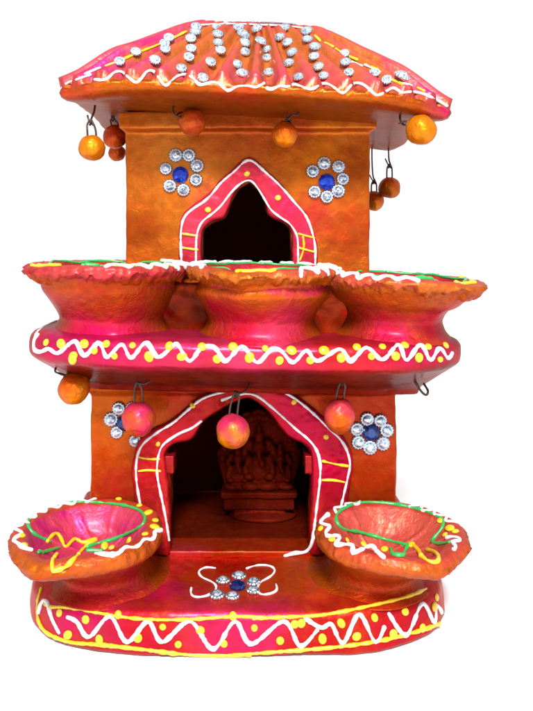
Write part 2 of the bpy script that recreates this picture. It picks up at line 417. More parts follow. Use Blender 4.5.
# --- upper walls
mb = MB(); mb.box(-150, 144, 142, 320, 306, 566)
mb.box(-156, 151, 135, 326, 549, 570)
up_open = [(202, 275), (202, 237), (204, 229), (213, 222), (225, 218), (228, 211), (231, 202), (238, 189), (250, 182), (259, 190), (265, 202), (267, 214), (274, 219), (284, 223), (290, 229), (291, 237), (292, 275)]
cut1 = MB(); cut1.prism(xz(up_open, 142), 110, 175)
cut2 = MB(); cut2.box(-128, 122, 166, 300, 318, 540)
col_up = spots(c(214, 112, 44), [
    (W(200, 150, 142), 90, c(226, 136, 56)), (W(160, 215, 142), 60, c(200, 108, 40)), (W(135, 230, 142), 50, c(176, 78, 28)), (W(350, 235, 142), 60, c(190, 78, 34)),
    (W(310, 150, 142), 60, c(214, 114, 32)), (W(355, 170, 142), 40, c(176, 80, 26)), (W(208, 195, 142), 34, c(214, 96, 62)), (W(312, 215, 142), 34, c(206, 70, 50)),
    (W(240, 118, 142), 110, c(188, 84, 34)), (W(300, 128, 142), 30, c(186, 80, 36)), 
    (Vector((150, 240, 450)), 90, c(160, 50, 26))], 10)
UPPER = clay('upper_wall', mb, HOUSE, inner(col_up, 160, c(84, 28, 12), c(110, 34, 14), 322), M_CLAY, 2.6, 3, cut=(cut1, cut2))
u_out = [(179, 275), (179, 232), (181, 218), (189, 208), (199, 201), (209, 193), (219, 181), (232, 170), (249, 157), (268, 171), (282, 185), (292, 197), (306, 213), (313, 229), (317, 245), (318, 275)]
u_in = [(202, 275), (202, 237), (205, 228), (214, 221), (224, 218), (229, 208), (232, 199), (239, 188), (250, 181), (258, 190), (265, 202), (268, 214), (275, 219), (285, 223), (291, 232), (292, 245), (292, 275)]
UP_ARCH = band(u_out, u_in, 138, 133, 146, HOUSE, spots(c(222, 62, 84), [(W(190, 225, 138), 30, c(226, 74, 96)), (W(300, 200, 138), 50, c(220, 52, 92))]), 'window_arch', 'arch_up', 130)

# --- roof
RT = math.radians(3.0); RC = Vector((5.5, 180, 562))
EX, EY, TX, TY, ZE, ZT = 214, 152, 71, 70, 580, 666
def perim(s_, f):
    x, y = perim0(s_, f); k = int(s_) % 4; u = s_-int(s_); hp = min(u, 1-u)*NT[k]
    q = 1-.055*f*math.exp(-(hp/.9)**2); return x*q, y*q
def perim0(s_, f):      # s_ in 0..4 (front, right, back, left); f = 0 top .. 1 eave
    hx = TX+(EX-TX)*f; hy = TY+(EY-TY)*f
    k = int(s_) % 4; u = s_-int(s_)
    if k == 0: return (-hx+2*hx*u, -hy)
    if k == 1: return (hx, -hy+2*hy*u)
    if k == 2: return (hx-2*hx*u, hy)
    return (-hx, hy-2*hy*u)
NT = [13.5, 10, 13.5, 10]
S = []
for k in range(4):
    for i in range(int(NT[k]*12)): S.append(k+i/int(NT[k]*12))
def tile(s_):
    k = int(s_) % 4; u = s_-int(s_); x = u*NT[k]+.34+.12*noise.noise(Vector((s_*9, 3, 1)))
    f = x-math.floor(x); return abs(2*f-1), min(u, 1-u)*NT[k]   # 1 at ridge, 0 in trough ; distance to hip in tiles
rings = []; meta = []
V = 44
for j in range(V+1):
    f = (j/V); ring = []
    for s_ in S:
        x, y = perim(s_, f)
        r_, hip = tile(s_)
        e = sm((f-.82)/.18)
        cr = Vector((x, y, 0)); ln = cr.length
        h = (22*sm(r_*1.2-.1)**1.4-7)*sm((f+.1)*5)*(.35+.65*f)
        h += 1.2*noise.noise(Vector((x*.03, y*.03, f*3)))
        ctr = 1-(1-f)*.0
        z = ZT+(ZE-ZT)*(f**1.05)+h-e*(10*r_**1.8-3.5)-2.5*math.sin(f*3.14)
        ex = e*(5*r_**1.5)
        z -= 12*math.exp(-(hip/1.7)**2)*sm((f-.6)/.4)
        ring.append(Vector((RC.x+x+cr.x/ln*ex, RC.y+y+cr.y/ln*ex, z)))
    rings.append(ring)
for (dz, ins, amp) in ((-4, -1.0, .7), (-8, -2.5, .35), (-12, -1, .15), (-15.5, 5, 0), (-17.5, 14, 0), (-18, 28, 0), (-18, 50, 0), (-18, 80, 0)):
    ring = []
    for i, s_ in enumerate(S):
        x, y = perim(s_, 1); cr = Vector((x, y, 0)); ln = cr.length
        r_, hip = tile(s_)
        b0 = rings[V][i]
        nzv = 1.8*noise.noise(Vector((x*.03, y*.03, dz*.05)))+(1.6*(1-r_) if dz > -10 else 0)
        ring.append(Vector((RC.x+x-cr.x/ln*(ins-nzv), RC.y+y-cr.y/ln*(ins-nzv), ZE+dz+2-(5.0*r_**1.6 if amp else 0)*amp+nzv*.5-12*math.exp(-(hip/1.7)**2)*max(0, 1-max(0, ins)/60))))
    rings.append(ring)
mb = MB(); n_ = len(S)
rings = [[tilt(p, RC, RT) for p in r] for r in rings]
mb.loft([r[::-1] for r in rings]); me = mb.mesh()
PINK, ORG_, MAG = c(224, 82, 104), c(212, 114, 58), c(222, 40, 122)
colmap = {}
base_fascia = spots(c(178, 84, 26), [(W(240, 105, 30), 50, c(192, 74, 34)), (W(70, 105, 30), 40, c(186, 70, 40)), (W(445, 105, 30), 30, c(200, 40, 90)), (W(400, 105, 30), 50, c(170, 76, 24))])
col_list = []
for j, r in enumerate(rings):
    for i in range(n_-1, -1, -1):
        p = r[i]; s_ = S[i]; f = j/V; r_, hip = tile(s_)
        if j > V-1+.5 or (j == V and r_ < .45): col_list.append(base_fascia(p, None) if j > V else PINK.lerp(base_fascia(p, None), .4)); continue
        nzv = noise.noise(p*.035)*.5+noise.noise(p*.12)*.35
        a = sm((f-.62)*2.2+nzv*.7)
        a = max(a, sm(r_*1.3-.6+nzv*.9)*.6)
        a = max(a, sm((.12-f)*6+nzv*.4))
        k = int(s_) % 4
        u = s_-int(s_)
        if k == 0: a = max(a, sm((.23-u)*6+nzv*1.2), sm((u-.9)*10+nzv))
        if k in (1, 3): a = max(a, .7)
        q = ORG_.lerp(PINK, a)
        if k == 0: q = q.lerp(MAG, sm((.2-u)*7+(f-.75)*2+nzv*2)*.65)
        q = q.lerp(MAG, sm((u-.88)*12+(f-.9)+nzv)*.8 if k == 0 else 0)
        q = q.lerp(MAG, sm((.5-hip)*2+nzv*2)*.3)
        if f > .9 and r_ < .6: q = q.lerp(c(190, 88, 34), sm((f-.9)*16+(.6-r_)*1.2-.4))
        col_list.append(q)
at = me.color_attributes.new('Col', 'FLOAT_COLOR', 'POINT')
for i, q in enumerate(col_list): at.data[i].color = (q.x, q.y, q.z, 1)
BV['roof'] = BVHTree.FromPolygons([v.co.copy() for v in me.vertices], [tuple(p.vertices) for p in me.polygons])
ROOF = link('roof', me, M_ROOF, HOUSE)
# silver strip laid along the ridge top
mb = MB(); mb.ball(tilt((2, 132, ZT+5), RC, RT), (50, 22, 5.5), 48, 16)
link('ridge_cap', mb.mesh(), M_STRIP, ROOF)

# ------------------------------------------------------------------ oil lamps (diyas)
def diya(key, cx, cy, prof_out, prof_in, sp, tl, colfn, seed, chip=3.6, groove=2.5, oval=1.0, lean=18, leanx=0, edge=1.0):
    """lathe with a pinched spout, chipped outer lip and finger grooves inside; sp = spout azimuth from the front"""
    seg = 220; rings = []; c0 = Vector((cx, cy, prof_out[-1][1]))
    prof = [(r, z, 0) for r, z in prof_out]+[(r, z, 1) for r, z in prof_in]
    # refine profile
    pr = crom([(a, b_, k) for a, b_, k in prof], 2.2)
    zr = prof_out[-1][1]; z0 = prof_out[0][1]
    for q in pr:
        r, z, k = q.x, q.y, q.z; ring = []
        hgt = sm((z-z0)/(zr-z0)*1.4-.4)
        for i in range(seg):
            a = 2*math.pi*i/seg; da = (a-sp+math.pi) % (2*math.pi)-math.pi
            e = math.exp(-(da/.30)**2)
            rr = r*(1+.10*e*hgt+.02*math.sin(2*a+seed)*hgt+.018*noise.noise(Vector((math.cos(a)*2, math.sin(a)*2, seed)))*2)
            zz = z-e*hgt*3.5
            lip = math.exp(-((z-(zr-4))/7)**2)*(1-min(1, k*3))
            nv = Vector((math.cos(a)*5, math.sin(a)*5, z*.08+seed*3))
            n1 = noise.noise(nv)+.8*(.35-abs(noise.noise(nv*2.2)))*2.0+.4*noise.noise(nv*4.2)+.1*noise.noise(nv*11)
            rr += chip*lip*n1*.95; zz += edge*chip*(.8*n1+.5*noise.noise(nv*4+Vector((9, 0, 0))))*math.exp(-((z-(zr-11))/5)**2)*(1-min(1, k*3))
            if k > .3 and r < prof_in[1][0]:
                t_ = math.exp(-((r/prof_in[1][0]-.62)/.3)**2)
                g1 = max(0, math.sin(a*9+1.5*math.sin(a*2+seed)))**6
                zz += groove*t_*g1; 
            if k > .3: zz += .8*noise.noise(Vector((rr*math.cos(a)*.09, rr*math.sin(a)*.09, seed)))
            p = Vector((cx+leanx*(1-sm((z-z0)/(zr-z0)*1.1))+rr*math.sin(a), cy+lean*(1-sm((z-z0)/(zr-z0)*1.1))-rr*math.cos(a)*oval, zz))
            ring.append(tilt(p, c0, tl))
        rings.append(ring)
    mb = MB(); mb.loft(rings)
    return finish('diya', mb.mesh(), HOUSE, colfn, M_ROUGH, (), key=key)
def pin(key, cx, cy, x, y):
    h = BV[key].ray_cast(Vector((x, y, 1000)), Vector((0, 0, -1)))
    return h
def rim_line(key, cx, cy, ar, r, mb, lift=.35):
    """ar: list of (azimuth in degrees from the front, radius)"""
    pts = []
    for v in crom([(a, rr*1.0, 0) for a, rr in ar], 1.5):
        a = math.radians(v.x); h = BV[key].ray_cast(Vector((cx+v.y*math.sin(a), cy-v.y*math.cos(a), 440 if key.startswith('b') else 200)), Vector((0, 0, -1)))
        if h[0] is not None: pts.append(h[0]+Vector((0, 0, r*lift)))
    if len(pts) > 2: mb.tube(smooth_run(pts, 2), r, wob=.18)
def rim_dots(key, cx, cy, lst, r, mb):
    for ad, rr in lst:
        a = math.radians(ad); h = BV[key].ray_cast(Vector((cx+rr*math.sin(a), cy-rr*math.cos(a), 440 if key.startswith('b') else 200)), Vector((0, 0, -1)))
        if h[0] is not None: mb.ball(h[0], (r*1.2, r, r*.6), 10, 7)

# base lamps
def lower_prof(R, zr, foot):
    o = [(foot+26, 42), (foot+18, 46), (foot+9, 51), (foot+4, 58), (foot+3, 66), (foot+9, 76), (foot+18, 86), (R-8, 93), (R-1, 96), (R+1, 103), (R-2, zr)]
    i = [(R-6, zr+2), (R-12, zr+1.5), (R-17, zr), (R-21, zr-4), (R-31, zr-14), (R-42, zr-24), (R-58, zr-31), (8, zr-34), (.5, zr-34)]
    return o, i
LX, LY, LR = (87-HX)*K(44), 44, 80
RX, RY, RR = (391-HX)*K(44), 44, 78
def col_diya(cx, cy, zr, R, inner, rim, lipc, body, extra=()):
    sp_ = spots(body, list(extra))
    def f(p, n):
        r = math.hypot(p.x-cx, p.y-cy)/R; nzv = noise.noise(p*.07)*.35+noise.noise(p*.02)*.3
        if p.z > zr-7 and r > .79: 
            q = rim.lerp(lipc, sm((r-.93)*7+nzv))
        elif r < .86 and p.z > zr-40 and n.z > -.2:
            q = inner[0].lerp(inner[1], sm(nzv*1.8+.3))
        else:
            q = sp_(p, n); q = q.lerp(lipc, sm((p.z-(zr-16))/8+nzv))
        return q
    return f
o_, i_ = lower_prof(LR, 112, 46)
DL = diya('dl', LX, LY, o_, i_, math.radians(-22), math.radians(-.6), col_diya(LX, LY, 112, LR, (c(234, 84, 112), c(230, 58, 138)), c(218, 90, 60), c(200, 98, 36), c(186, 76, 28),
    [(Vector((LX+20, LY-24, 44)), 62, c(204, 50, 52)), (Vector((LX+55, LY-40, 70)), 45, c(200, 40, 60)), (Vector((LX-50, LY-40, 70)), 50, c(190, 88, 30))]), 1.3, 3.1, lean=36, leanx=20)
o_, i_ = lower_prof(RR, 111, 45)
DR = diya('dr', RX, RY, o_, i_, math.radians(24), math.radians(1.0), col_diya(RX, RY, 111, RR, (c(234, 110, 92), c(228, 84, 84)), c(220, 84, 66), c(202, 98, 42), c(190, 84, 30),
    [(Vector((RX-20, RY-24, 44)), 62, c(204, 66, 34)), (Vector((RX-50, RY-40, 70)), 50, c(206, 80, 36)), (Vector((RX+60, RY-30, 60)), 50, c(196, 40, 40))]), 4.1, 3.1, lean=36, leanx=-20)
# balcony lamps
def upper_prof(R, zr, waist):
    o = [(waist+15, 307), (waist+12, 311), (waist+6, 317), (waist+2, 324), (waist, 331), (waist+4, 342), (waist+14, zr-28), (R-13, zr-17), (R-5, zr-12), (R, zr-8), (R, zr-3), (R-2, zr)]
    i = [(R-6, zr+1.5), (R-13, zr+1), (R-19, zr), (R-23, zr-4), (R-34, zr-16), (R-50, zr-26), (8, zr-30), (.5, zr-30)]
    return o, i
def up_lamp(key, pxc, pyr, Rw, waist, sp, tl, seed, extra, lipc, cy=74, body=c(192, 86, 28)):
    cx = (pxc-HX)*K(cy); zr = ZC+(HY-pyr)*K(cy)
    o_, i_ = upper_prof(Rw, zr, waist)
    ob = diya(key, cx, cy, o_, i_, sp, tl, col_diya(cx, cy, zr, Rw, (c(216, 60, 80), c(220, 80, 60)), c(222, 90, 80), lipc, body, extra), seed, 4.8, lean=22, edge=1.7)
    return ob, cx, cy, zr
B1, b1x, b1y, b1z = up_lamp('bl', 111, 264, 87, 58, math.radians(-50), math.radians(1.0), 2.2,
    [(W(100, 335, 40), 80, c(214, 26, 84)), (W(160, 318, 20), 50, c(196, 40, 50)), (W(100, 290, 20), 60, c(190, 66, 32)), (W(55, 290, 60), 40, c(200, 40, 60)), (W(130, 290, 5), 40, c(184, 70, 26))], c(206, 66, 70), 80)
B3, b3x, b3y, b3z = up_lamp('br', 399, 276, 89, 54, math.radians(42), math.radians(3.0), 5.2,
    [(W(390, 335, 40), 60, c(210, 40, 74)), (W(350, 325, 40), 40, c(196, 60, 40)), (W(440, 320, 50), 50, c(202, 30, 56)), (W(400, 295, 20), 50, c(196, 84, 30)), (W(460, 300, 50), 30, c(200, 60, 60))], c(206, 108, 46), 82)
B2, b2x, b2y, b2z = up_lamp('bm', 262, 267, 82, 60, math.radians(-14), math.radians(1.2), 3.7,
    [(W(262, 335, 20), 85, c(204, 34, 60)), (W(290, 328, 15), 40, c(214, 60, 90)), (W(215, 325, 20), 40, c(204, 34, 60)), (W(262, 292, -10), 50, c(202, 90, 30))], c(206, 112, 46), 68)

# ------------------------------------------------------------------ squeezed paint
def part(name, mb, mat, parent):
    # every squeezed line or drop of paint is a mesh of its own
    pc = mb.pc+[(len(mb.v), len(mb.f), '')]; o = None
    for (v0, f0, kind), (v1, f1, _) in zip(pc[:-1], pc[1:]):
        q = MB(); q.add(mb.v[v0:v1], [[i-v0 for i in f] for f in mb.f[f0:f1]])
        nm = name.replace('piping', kind)
        if name == 'wire_loop' and o: nm = 'wire_hook'
        o = link(nm, q.mesh(), mat, parent)
    return o
def cv(pts, x, y, s): return [(x+a*s, y+b_*s) for a, b_ in pts]
Z7 = (0, 480, .469); Z8 = (230, 480, .469)
WR = 2.15
m1 = MB()
trace([(68, 617), (77, 621), (89, 637), (110, 616), (127, 642), (148, 621), (162, 642), (190, 621), (213, 649), (235, 621), (251, 644), (284, 621), (300, 646), (317, 630)], ['base'], WR, m1)
trace([(305, 618), (322, 628), (331, 623), (343, 643), (359, 614), (375, 642), (384, 627)], ['base'], WR, m1)
trace([(389, 614), (406, 635), (422, 603), (434, 623), (436, 604), (441, 612)], ['base'], WR, m1)
trace([(39, 612), (43, 600), (48, 602), (52, 618), (59, 632)], ['base'], WR, m1)
trace(cv([(155, 125), (110, 122), (80, 140), (95, 165), (150, 190), (163, 215), (130, 245), (70, 255), (45, 240), (50, 215)], 180, 540, .225), ['base'], 1.3, m1)
trace(cv([(297, 127), (340, 113), (400, 115), (425, 135), (400, 165), (360, 185), (345, 205), (352, 240), (400, 240), (435, 222), (427, 197)], 180, 540, .225), ['base'], 1.3, m1)
part('white_piping', m1, M_WHITE, BASE)
m1 = MB()
trace(cv([(95, 262), (105, 270), (150, 272), (250, 290), (320, 297), (400, 297), (500, 291), (562, 293)], *Z7), ['base'], 1.7, m1)
trace(cv([(50, 295), (120, 292), (200, 287), (300, 268), (380, 248), (418, 232)], *Z8), ['base', 'dr'], 1.7, m1)
trace(cv([(88, 232), (80, 262), (82, 296), (100, 325), (150, 345), (210, 350), (300, 360), (400, 371), (533, 373)], *Z7), ['base'], 1.9, m1)
trace(cv([(-10, 373), (40, 370), (150, 362), (230, 355), (320, 342), (400, 322), (445, 306)], *Z8), ['base'], 1.9, m1)
dots(cv([(127, 283), (183, 297), (252, 287), (347, 313), (427, 320), (145, 330), (212, 340), (294, 336), (380, 350), (477, 348), (497, 290)], *Z7), ['base'], 4.2, m1)
dots(cv([(52, 315), (107, 342), (138, 307), (152, 305), (197, 338), (237, 305), (270, 333), (308, 293), (348, 328), (373, 280), (410, 315), (435, 270), (440, 250)], *Z8), ['base'], 4.2, m1)
part('yellow_piping', m1, M_YEL, BASE)

# base lamp paint
def wave(a0, a1, r0, r1, n):
    return [(a0+(a1-a0)*i/n, (r0 if i % 2 else r1)+random.uniform(-1.5, 1.5)) for i in range(n+1)]
Q1 = (0, 480, .319); Q2 = (300, 480, .319)
m1 = MB(); k1 = ['dl']
trace(cv([(155, 192), (110, 172), (88, 145), (95, 110), (130, 88), (200, 72), (300, 70), (390, 80), (443, 98), (456, 125), (440, 148), (400, 168), (350, 188), (300, 200), (272, 211)], *Q1), k1, 1.9, m1)
trace(cv([(120, 228), (150, 224), (186, 212)], *Q1), k1, 2.2, m1); trace(cv([(275, 222), (318, 222)], *Q1), k1, 2.6, m1); dots(cv([(128, 226)], *Q1), k1, 3, m1)
part('green_piping', m1, M_GRN, DL)
m1 = MB()
trace(cv([(165, 283), (163, 255), (178, 232)], *Q1), k1, 1.9, m1); trace(cv([(168, 285), (205, 272), (238, 242), (268, 208), (300, 188)], *Q1), k1, 2.3, m1)
trace(cv([(148, 192), (172, 166), (188, 176), (205, 212), (235, 182), (258, 198), (300, 186)], *Q1), k1, 2.3, m1)
dots(cv([(75, 205), (68, 175), (78, 128), (102, 102), (175, 78), (228, 66), (305, 60), (372, 60), (437, 80), (465, 103), (487, 127), (485, 148), (455, 170), (405, 190), (350, 212), (328, 208)], *Q1), k1, 4.1, m1)
part('yellow_piping', m1, M_YEL, DL)
m1 = MB()
trace(cv([(97, 220), (70, 213), (55, 196), (40, 192), (50, 180), (74, 170), (60, 158), (42, 155), (60, 143), (72, 146), (62, 130), (90, 122)], *Q1), k1, 2.2, m1)
trace(cv([(92, 112), (110, 98), (140, 88)], *Q1), k1, 1.9, m1)
trace(cv([(300, 231), (330, 234), (370, 232), (393, 210), (418, 213), (440, 203), (450, 185), (475, 188), (488, 174), (480, 163), (510, 155), (517, 140), (500, 130), (505, 112), (485, 95), (450, 74)], *Q1), k1, 2.3, m1)
rim_line('dl', LX, LY, wave(186, 262, LR-13, LR-3, 11), 1.9, m1)
m1_ = m1; part('white_piping', m1, M_WHITE, DL)
m1 = MB(); k1 = ['dr']
trace(cv([(340, 205), (300, 195), (240, 178), (180, 162), (140, 156), (118, 140), (112, 115), (128, 95), (168, 76), (220, 70), (300, 77), (380, 94), (430, 114), (452, 132), (443, 155), (415, 188), (412, 196), (440, 200), (468, 196)], *Q2), k1, 1.9, m1)
trace(cv([(285, 216), (293, 234), (322, 238), (330, 218), (340, 205)], *Q2), k1, 2.4, m1)
part('green_piping', m1, M_GRN, DR)
m1 = MB()
trace(cv([(352, 203), (370, 217), (385, 244), (410, 258), (433, 258), (436, 238), (424, 225), (400, 220)], *Q2), k1, 2.2, m1)
dots(cv([(65, 152), (100, 187), (148, 190), (200, 202), (265, 217), (350, 203), (470, 152), (487, 162), (440, 128), (455, 172), (125, 82), (160, 68)], *Q2), k1, 4.3, m1)
part('yellow_piping', m1, M_YEL, DR)
m1 = MB()
trace(cv([(90, 88), (62, 100), (75, 108), (92, 110), (60, 120), (50, 136), (72, 140), (97, 146), (78, 164), (86, 180), (115, 175), (127, 182), (112, 204), (150, 203), (170, 210), (162, 227), (187, 223), (225, 205), (240, 225), (262, 242)], *Q2), k1, 2.3, m1)
trace(cv([(462, 182), (485, 178), (506, 186), (488, 196), (470, 192), (492, 210), (482, 218)], *Q2), k1, 2.2, m1)
trace(cv([(128, 66), (138, 60), (150, 66)], *Q2), k1, 2.1, m1)
rim_line('dr', RX, RY, wave(196, 236, RR-13, RR-4, 5), 1.8, m1); rim_line('dr', RX, RY, wave(100, 150, RR-13, RR-4, 7), 1.8, m1)
part('white_piping', m1, M_WHITE, DR)

# balcony edge paint
Z5 = (20, 245, .3); Z6 = (170, 245, .3); ZR = (330, 245, .291)
m1 = MB()
wv = cv([(60, 300), (48, 318), (50, 352), (75, 357), (95, 342), (120, 363), (140, 353), (185, 320), (215, 370), (265, 325), (290, 375), (340, 330), (370, 378), (420, 325), (460, 375), (510, 335)], *Z5)
wv += cv([(25, 330), (65, 388), (105, 342), (150, 342), (185, 388), (240, 338), (290, 393), (335, 350), (370, 352), (410, 393), (455, 350), (490, 388)], *Z6)[0:]
wv += cv([(35, 357), (70, 400), (125, 352), (180, 395), (235, 342), (262, 398), (310, 342), (345, 398), (375, 352), (405, 392), (418, 372)], *ZR)
kb = ['balcony', 'bl', 'bm', 'br']
trace(wv, kb, 2.25, m1)
trace(cv([(48, 318), (58, 290), (85, 270), (125, 252)], *Z5), ['balcony'], 1.5, m1)
part('white_piping', m1, M_WHITE, BALC)
m1 = MB()
dots(cv([(88, 325), (138, 330), (215, 330), (288, 330), (375, 335), (178, 370), (176, 380), (248, 352), (315, 370), (430, 372), (498, 338)], *Z5)
     + cv([(40, 372), (107, 340), (157, 380), (210, 340), (265, 375), (317, 345), (365, 385), (405, 352), (467, 385), (513, 352)], *Z6)
     + cv([(38, 388), (92, 352), (142, 383), (180, 350), (225, 382), (257, 345), (305, 387), (337, 350), (378, 393), (397, 345)], *ZR), kb, 4.2, m1, .6)
part('yellow_piping', m1, M_YEL, BALC)

# balcony lamp rims
def rim_set(ob, key, cx, cy, R, white, yel, green_dots, yl):
    m1 = MB(); rim_line(key, cx, cy, [(a, R-19+1.5*math.sin(a*.1)) for a in range(-180, 181, 12)], 1.5, m1)
    for a, r in green_dots: rim_line(key, cx, cy, [(a-4, r), (a+4, r-3)], 2.6, m1)
    part('green_piping', m1, M_GRN, ob)
    m1 = MB()
    for a0, a1, n in white: rim_line(key, cx, cy, wave(a0, a1, R-12, R-1, n), 2.4, m1)
    part('white_piping', m1, M_WHITE, ob)
    m1 = MB(); rim_dots(key, cx, cy, yel, 3.4, m1)
    for ln in yl: rim_line(key, cx, cy, ln, 2.2, m1)
    part('yellow_piping', m1, M_YEL, ob)
rim_set(B1, 'bl', b1x, b1y, 87, [(8, 120, 15), (-78, -125, 5), (130, 200, 8)], [(a, 76) for a in (14, 30, 46, 62, 78, 95)]+[(-90, 78), (-110, 78)], [(-8, 70), (-4, 74)], [[(-55, 88), (-42, 84), (-30, 78), (-42, 70), (-52, 72), (-58, 80)]])
rim_set(B2, 'bm', b2x, b2y, 82, [(28, 120, 12), (-50, -125, 9), (130, 230, 11)], [(40, 71), (56, 72), (72, 72), (88, 72), (-60, 72), (-80, 72), (-100, 72), (0, 74), (8, 72)], [(80, 70)], [[(-14, 82), (-8, 78), (2, 80), (8, 78)], [(-18, 84), (-14, 74), (-6, 70)]])
rim_set(B3, 'br', b3x, b3y, 89, [(-80, 0, 12), (72, 100, 4), (120, 240, 14)], [(-70, 78), (-54, 78), (-36, 78), (-18, 78), (60, 80), (86, 78), (104, 78)], [(4, 80), (9, 78)], [[(30, 84), (38, 80), (46, 82), (52, 86)]])

# arches paint
def mirror_trace(pts, keys, r, mb, **kw): trace(pts, keys, r, mb, **kw)
m1 = MB()
ak = ['arch_lo', 'lower_wall']
trace([(140, 503), (137, 485), (136, 469), (138, 454), (144, 443), (158, 432), (173, 423), (188, 410), (204, 398), (229, 391), (240, 393)], ak, 1.5, m1)
trace([(268, 386), (283, 392), (297, 400), (314, 414), (328, 428), (340, 439), (347, 451), (350, 464), (348, 476), (343, 498), (338, 520)], ak, 1.5, m1)
trace([(169, 540), (166, 520), (162, 500), (158, 480), (157, 466), (160, 450), (166, 442), (180, 433), (192, 428), (201, 421)], ak+['arch_bracket'] if False else ak, 1.5, m1)
trace([(222, 400), (240, 394), (255, 395), (268, 404), (284, 418), (297, 430), (308, 439), (316, 449), (320, 462), (320, 480), (317, 505), (314, 530), (311, 545)], ak, 1.6, m1)
part('white_piping', m1, M_WHITE, LO_ARCH)
m1 = MB(); trace([(314, 536), (311, 546), (306, 552), (294, 553), (285, 556)], ['base', 'door_sill', 'arch_lo', 'lower_wall'], 2.0, m1, jump=60)
part('white_piping', m1, M_WHITE, BASE)
m1 = MB()
trace([(139, 457), (148, 459), (159, 459)], ak, 1.5, m1); trace([(139, 471), (148, 470), (160, 471)], ak, 1.5, m1)
trace([(323, 461), (335, 464), (348, 466)], ak, 1.6, m1); trace([(323, 480), (333, 480), (344, 482)], ak, 1.6, m1)
dots([(158, 444), (193, 406), (258, 383), (294, 402), (326, 437), (192, 405)], ak, 3.2, m1)
part('yellow_piping', m1, M_YEL, LO_ARCH)
m1 = MB(); ak = ['arch_up', 'upper_wall']
trace([(182, 268), (181, 250), (181, 232), (184, 218), (193, 209), (204, 202), (213, 193), (221, 183), (234, 172), (249, 160), (266, 173), (281, 187), (293, 201), (305, 215), (311, 229), (315, 246), (315, 268)], ak, 1.5, m1)
trace([(196, 268), (196, 250), (197, 234), (202, 222), (211, 215), (221, 206), (230, 194), (240, 184), (250, 180), (257, 187), (264, 198), (271, 210), (281, 218), (290, 224), (297, 236), (298, 250), (298, 268)], ak, 1.3, m1)
part('white_piping', m1, M_WHITE, UP_ARCH)
m1 = MB()
for yy in (235, 249): trace([(183, yy-1), (190, yy), (197, yy+1)], ak, 1.6, m1); trace([(299, yy-1), (306, yy+1), (314, yy+3)], ak, 1.6, m1)
trace([(303, 237), (304, 248), (300, 260)], ak, 1.4, m1)
dots([(208, 210), (247, 174), (278, 198)], ak, 3.2, m1)
part('yellow_piping', m1, M_YEL, UP_ARCH)

# roof paint
R1 = (50, 15, .2251); R2 = (160, 15, .2251); R3 = (260, 15, .2251); R4 = (360, 50, .2251)
m1 = MB(); kr = ['roof']
trace(cv([(50, 328), (72, 305), (130, 283), (180, 266)], *R1), kr, 1.2, m1)
zz = cv([(200, 287), (250, 288), (285, 255), (320, 252), (385, 303), (430, 250), (465, 252), (512, 316)], *R1)
zz += cv([(70, 275), (120, 264), (150, 282), (175, 312), (240, 298), (265, 305), (300, 338), (340, 318), (400, 315), (420, 325), (460, 305)], *R2)
trace(zz, kr, 1.5, m1)
zz = cv([(475, 325), (490, 335)], *R2)+cv([(60, 328), (95, 313), (120, 323), (150, 308), (190, 323), (235, 330), (270, 307), (310, 310), (370, 350), (410, 305), (460, 310), (505, 350)], *R3)+cv([(70, 206), (110, 190), (150, 167), (185, 193), (215, 185), (280, 195), (340, 222), (385, 248)], *R4)
trace(zz, kr, 1.5, m1)
trace([(196, 25.5), (230, 24), (262, 25), (285, 26), (309, 29)], kr, 1.1, m1)
for a in ([(365, 65), (380, 72)], [(398, 82), (412, 86)], [(85, 74), (100, 68)], [(352, 62), (362, 66)]): trace(a, kr, 1.2, m1)
part('white_piping', m1, M_WHITE, ROOF)
m1 = MB()
trace([(106, 66), (120, 61), (138, 53), (158, 45), (176, 37), (186, 32)], kr, 1.4, m1)
for a in ([(315, 36), (320, 41)], [(325, 43), (333, 47)], [(336, 49), (342, 53)], [(350, 57), (357, 60)], [(372, 67), (378, 70)], [(392, 80), (402, 84)], [(418, 88), (424, 91)]): trace(a, kr, 1.5, m1)
part('yellow_piping', m1, M_YEL, ROOF)

# ------------------------------------------------------------------ rhinestones
def stone_mesh():
    mb = MB(); n = 14
    # serrated silver setting
    rings = []
    for r, z in ((.62, -.25), (1.0, -.1), (1.02, .12), (.9, .3), (.72, .32)):
        rings.append([((r+(.07 if i % 2 else -.05)*(r > .7))*math.cos(math.pi*i/n), (r+(.07 if i % 2 else -.05)*(r > .7))*math.sin(math.pi*i/n), z) for i in range(2*n)])
    mb.loft(rings)
    b0 = len(mb.f)
    a = [(.74*math.cos(2*math.pi*i/8), .74*math.sin(2*math.pi*i/8), .30) for i in range(8)]
    b_ = [(.5*math.cos(2*math.pi*(i+.5)/8), .5*math.sin(2*math.pi*(i+.5)/8), .52) for i in range(8)]
    d_ = [(.26*math.cos(2*math.pi*i/8), .26*math.sin(2*math.pi*i/8), .62) for i in range(8)]
    fs = []
    for i in range(8):
        j = (i+1) % 8
        fs += [(i, j, 8+i), (j, 8+j, 8+i), (8+i, 8+j, 16+j), (8+i, 16+j, 16+i)]
    fs.append(tuple(range(16, 24))); mb.add(a+b_+d_, fs, 1)
    me = mb.mesh(); me.materials.append(M_SILV); me.materials.append(M_CRYS); me.name = 'rhinestone'
    return me
def gem_mesh(mat):
    mb = MB(); rings = []
    for r, z in ((1.0, -.1), (1.0, .15), (.8, .42), (.5, .58)):
        rings.append([(r*math.cos(2*math.pi*(i+.5*(r == .8))/12), r*math.sin(2*math.pi*(i+.5*(r == .8))/12), z) for i in range(12)])
    mb.loft(rings); me = mb.mesh(); me.materials.append(mat); me.name = 'blue_gem'; return me
